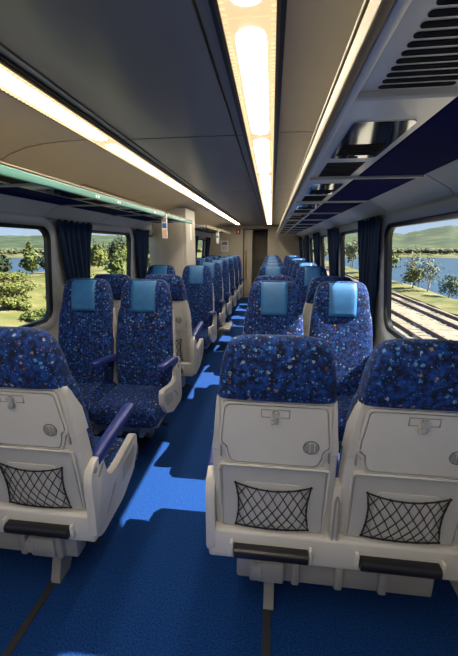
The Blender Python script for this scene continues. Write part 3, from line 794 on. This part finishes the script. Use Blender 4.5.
# ------------------------------------------------------------------ outdoors
def grid(name, m, xs, ys, h, label):
    b = bmesh.new(); V = [[b.verts.new((x, y, h(x, y))) for x in xs] for y in ys]
    for r0, r1 in zip(V, V[1:]):
        for j in range(len(xs) - 1): b.faces.new((r0[j], r0[j + 1], r1[j + 1], r1[j]))
    return structure(finish(name, b, m, ang=80), label)
def fr(a, c, n): return [a + (c - a) * k / n for k in range(n + 1)]
def nz(x, y, s, k=0): return noise.noise(Vector((x * s, y * s, k)))
GR = -2.8
grid('ballast_bed', 'ballast', fr(1.7, 12.6, 24), fr(-20, 130, 120), lambda x, y: GR - 0.06 + 0.05 * nz(x, y, 1.2), 'pale gravel bed under the railway tracks')
def hr(x, y):
    t = (x - 12.4) / 12.0
    return GR - 0.02 + 0.25 * math.sin(min(1, max(0, t * 2)) * PI) * (0.6 + nz(x, y, .15)) - 3.6 * max(0, t - 0.22) ** 1.1 + 0.12 * nz(x, y, .8)
grid('lakeside_grass', 'grass', fr(12.3, 30, 30), fr(-20, 200, 110), hr, 'dry grass strip between tracks and lake')
LK = -6.0
grid('lake', 'lake', fr(-900, 900, 20), fr(-300, 900, 20), lambda x, y: LK, 'calm blue lake')
def hl(x, y):
    d = -x
    base = -2.0 + 1.0 * min(1, max(0, (d - 3) / 8)) + 0.35 * nz(x, y, .12) * min(1, d / 8)
    bank = 0.75 * math.exp(-((d - 14) / 4.5) ** 2) * (0.7 + 0.5 * nz(x, y, .07, 3))
    drop = -5.5 * max(0, min(1, (d - 22) / 16))
    return base + bank + drop + 0.10 * nz(x, y, .9)
grid('grassy_bank', 'grass', [-x for x in fr(1.7, 46, 60)], fr(-10, 160, 120), hl, 'sunlit grassy bank beside the line')

def ring(name, m, r0, r1, hfun, label, na=220, nr=10):
    b = bmesh.new(); rows = []
    for i in range(nr + 1):
        rr = r0 + (r1 - r0) * i / nr
        rows.append([b.verts.new((rr * math.sin(t), rr * math.cos(t), hfun(t, i / nr))) for t in [-1.6 + 3.2 * j / na for j in range(na + 1)]])
    for q0, q1 in zip(rows, rows[1:]):
        for j in range(na): b.faces.new((q0[j], q0[j + 1], q1[j + 1], q1[j]))
    return structure(finish(name, b, m, ang=80), label)
ring('far_shore', 'shore', 235, 420, lambda t, v: LK - 0.5 + 5 * v ** 0.7 + 0.8 * nz(t * 30, v * 4, 1), 'low far shore of the lake')
def hill(t, v):
    ridge = 26 + 13 * nz(t * 5, 1, 1) + 7 * nz(t * 13, 4, 1) + 3 * nz(t * 40, 2, 1)
    if t < 0: ridge = ridge * 0.55 + 1
    return LK + 2 + (ridge + 8) * (v ** 0.8) + 2.2 * nz(t * 60, v * 8, 1) * v
ring('hills', 'hills', 400, 760, hill, 'blue-green wooded hills across the lake', 300, 14)

# tracks
def track(x, label):
    T = empty('railway_track', (x, 30, GR)); tag(T, label, 'railway track', 'railway tracks beside the train')
    for s in (-1, 1):
        b = bmesh.new()
        prism(b, [(-0.055, -0.05), (0.055, -0.05), (0.01, 0.0), (0.01, 0.07), (0.028, 0.08), (0.028, 0.11), (-0.028, 0.11), (-0.028, 0.08), (-0.01, 0.07), (-0.01, 0.0)],
              lambda q, z: (s * 0.535 + q, -45, z), lambda q, z: (s * 0.535 + q, 90, z))
        finish('rail', b, 'rail', T, smooth=False)
    b = bmesh.new(); box(b, -1.0, 1.0, -0.11, 0.11, -0.2, -0.035, 0.01, 1); s0 = finish('sleeper', b, 'sleeper', T, smooth=False)
    s0.location = (0, -25, 0)
    for k in range(1, 110): share(s0, 'sleeper', T, (0, -25 + 0.65 * k, random.uniform(-.015, .01)))
track(8.05, 'railway track on gravel, the one closer to the train')
track(11.05, 'railway track on gravel, the one closer to the lake')

# trees and shrubs
def foliage(bm, cen, rad, nleaf, size, shape='round'):
    for _ in range(nleaf):
        while True:
            p = Vector((random.uniform(-1, 1), random.uniform(-1, 1), random.uniform(-1, 1)))
            if 0.35 < p.length < 1: break
        if shape == 'cone':
            h = (p.z + 1) / 2; p.x *= (1.05 - h) * 1.05; p.y *= (1.05 - h) * 1.05
        lump = 0.75 + 0.5 * noise.noise(p * 2.2 + Vector(cen))
        q = Vector(cen) + Vector((p.x * rad[0] * lump, p.y * rad[1] * lump, p.z * rad[2] * (lump if shape != 'cone' else 1)))
        n = (p + Vector((random.uniform(-.8, .8), random.uniform(-.8, .8), random.uniform(-.3, .9)))).normalized()
        u = n.orthogonal().normalized(); u.rotate(Matrix.Rotation(random.uniform(0, 6.28), 3, n)); v = n.cross(u)
        s = size * random.uniform(0.6, 1.3)
        bm.faces.new([bm.verts.new(q + u * s), bm.verts.new(q + v * s * 0.6), bm.verts.new(q - u * s), bm.verts.new(q - v * s * 0.6)])
def plant(name, x, y, z, h, r, leaf, label, cat, group, trunk='bark', nleaf=900, shape='round', clumps=5, size=None, low=0.3):
    T = empty(name, (x, y, z)); tag(T, label, cat, group)
    b = bmesh.new()
    if shape == 'cone':
        foliage(b, (0, 0, h * 0.55), (r, r, h * 0.45), nleaf, size or h * 0.035, 'cone')
    else:
        for k in range(clumps):
            t = 2 * PI * k / clumps + random.random(); rr = r * 0.5 * random.uniform(.4, 1)
            cz = h * (low + (1 - low) * random.uniform(0.35, 0.75))
            foliage(b, (rr * math.cos(t), rr * math.sin(t), cz), (r * .55, r * .55, h * (1 - low) * .34), nleaf // clumps, size or h * 0.035)
    f = finish('foliage', b, leaf, T, smooth=False); f['kind'] = 'stuff'
    b = bmesh.new()
    top = h * (0.9 if shape == 'cone' else 0.72)
    tube(b, [(0, 0, -0.3), (0.03 * h, 0, top * 0.4), (-0.01 * h, 0.02 * h, top)], [0.022 * h, 0.016 * h, 0.006 * h], 7)
    for k in range(4):
        t = k * 1.7; tube(b, [(0.02 * h, 0, top * (0.35 + 0.12 * k)), (r * .5 * math.cos(t), r * .5 * math.sin(t), top * (0.6 + .12 * k))], [0.008 * h, 0.003 * h], 5)
    finish('trunk', b, trunk, T)
    return T
def hg(x, y): return hl(x, y) if x < 0 else hr(x, y)
# lake side
plant('birch_tree', 15.2, 34, hr(15.2, 34), 4.0, 1.3, 'leaf_pale', 'slender pale birch beyond the tracks against the lake', 'tree', 'lakeside trees', 'birch', 520, clumps=9, size=0.10, low=0.0)
plant('birch_tree', 16.3, 41, hr(16.3, 41), 4.6, 1.4, 'leaf_pale', 'thin-leaved birch with bare pale stems by the lake', 'tree', 'lakeside trees', 'birch', 420, clumps=9, size=0.11, low=0.0)
plant('shrub', 15.4, 30.5, hr(15.4, 30.5), 2.3, 1.1, 'leaf_green', 'rounded green shrub under the pale birch by the lake', 'shrub', 'lakeside shrubs', nleaf=700, size=0.10, low=0.0)
plant('shrub', 16.4, 29.0, hr(16.4, 29), 2.0, 1.25, 'leaf_dark', 'dark green shrub at the lake edge', 'shrub', 'lakeside shrubs', nleaf=800, size=0.10, low=0.0)
plant('shrub', 14.6, 36, hr(14.6, 36), 2.4, 1.3, 'leaf_yellow', 'yellow-green shrub beside the pale birch stems', 'shrub', 'lakeside shrubs', nleaf=700, size=0.12, low=0.0)
plant('shrub', 17.0, 25.5, hr(17.0, 25.5), 1.0, 1.3, 'leaf_green', 'low green shrub at the water beside the dark shrub', 'shrub', 'lakeside shrubs', nleaf=500, size=0.08, low=0.0)
for k in range(9):
    y = 48 + 8.5 * k + random.uniform(-1, 1); x = 15.5 + random.uniform(-.6, 3)
    plant('tree', x, y, hr(x, y), random.uniform(4, 5.6), random.uniform(1.5, 2.1), ['leaf_green', 'leaf_dark', 'leaf_pale'][k % 3], ['green tree in the row further along the lakeside', 'dark green tree in the row further along the lakeside', 'pale green tree in the row further along the lakeside'][k % 3], 'tree', 'trees further along the lakeside', nleaf=500, size=0.22, low=0.1)
# bank side
def gplant(name, x, y, top, *a, **k):
    z = hl(x, y) - 0.1; return plant(name, x, y, z, top - z, *a, **k)
gplant('conifer', -21.2, 25.0, 0.9, 1.5, 'leaf_dark', 'dark conifer on the grassy bank before the water', 'tree', 'bank trees', nleaf=1400, size=0.16, low=0.1)
gplant('pine_tree', -20.6, 28.2, 1.8, 1.25, 'leaf_green', 'tall feathery green pine on the grassy bank', 'tree', 'bank trees', nleaf=1300, shape='cone', size=0.16)
gplant('birch_tree', -18.4, 28.8, 1.3, 0.9, 'leaf_yellow', 'yellow-green thin tree beside the tall feathery pine', 'tree', 'bank trees', 'birch', 800, clumps=7, size=0.13, low=0.1)
for k, (x, y, h, r, lf, lab) in enumerate([
    (-11.0, 14.0, 0.95, 1.2, 'leaf_yellow', 'bright yellow-green bush low on the grassy bank'), (-9.3, 15.6, 1.2, 1.0, 'leaf_green', 'green bush beside the bright yellow-green bush'),
    (-13.6, 17.0, 0.9, 1.2, 'leaf_yellow', 'yellow-green bush higher up the grassy bank'), (-8.4, 11.9, 0.55, 0.9, 'leaf_green', 'small green bush at the foot of the bank'),
    (-10.9, 18.9, 1.5, 1.1, 'leaf_green', 'tall green bush behind the yellow-green bushes'), (-11.3, 11.6, 0.4, 0.8, 'leaf_yellow', 'small pale bush on the bare grass of the bank'),
    (-7.6, 13.9, 1.0, 0.85, 'leaf_green', 'leafy green bush between the foot of the bank and the line'), (-9.9, 12.6, 0.7, 0.75, 'leaf_yellow', 'low yellow bush next to the small green bush'),
    (-12.6, 20.5, 1.3, 1.1, 'leaf_green', 'green bush at the top of the bank near the birch')]):
    plant('bush', x, y, hl(x, y) - 0.1, h, r, lf, lab, 'bush', 'bushes on the grassy bank', nleaf=2200, size=0.052, low=0.0)
KT = [('leaf_green', 'cone', 'green pointed tree in the thicket along the bank'), ('leaf_yellow', 'round', 'yellow-green round tree in the thicket along the bank'), ('leaf_dark', 'round', 'dark round tree in the thicket along the bank')]
placed = [(-18.4, 28.8, 1.2), (-20.6, 28.2, 1.5), (-21.2, 25.0, 1.7), (-12.6, 20.5, 1.2), (-10.9, 18.9, 1.2)]
tries = 0
while len(placed) < 45 and tries < 4000:
    tries += 1
    y = random.uniform(21, 80); x = -random.uniform(0.26, 0.62) * y - 2; r = random.uniform(0.9, 1.5) * (1 + 0.010 * (y - 20))
    if any((x - q[0]) ** 2 + (y - q[1]) ** 2 < (1.25 * (r + q[2])) ** 2 for q in placed): continue
    placed.append((x, y, r))
    lf, shp, lab = KT[len(placed) % 3]
    gplant('tree', x, y, random.uniform(0.8, 2.6) + 0.018 * (y - 20), r, lf, lab, 'tree', 'thicket of trees along the bank', nleaf=520, shape=shp, size=0.17, low=0.0)
# uncountable belt of woods on the far shore
b = bmesh.new()
for k in range(2000):
    t = random.uniform(-1.2, 1.0); rr = random.uniform(262, 330); h = random.uniform(1.6, 3.6)
    cx, cy = rr * math.sin(t), rr * math.cos(t); z = LK + 2
    m = Matrix.Translation((cx, cy, z + h * 0.45)) @ Matrix.Diagonal((h * random.uniform(.45, .8), h * random.uniform(.45, .8), h * 0.55, 1))
    bmesh.ops.create_icosphere(b, subdivisions=1, radius=1.0, matrix=m)
o = finish('far_woods', b, 'leaf_far', smooth=False); o['kind'] = 'stuff'; tag(o, 'belt of dark woods along the far lake shore', 'woods')
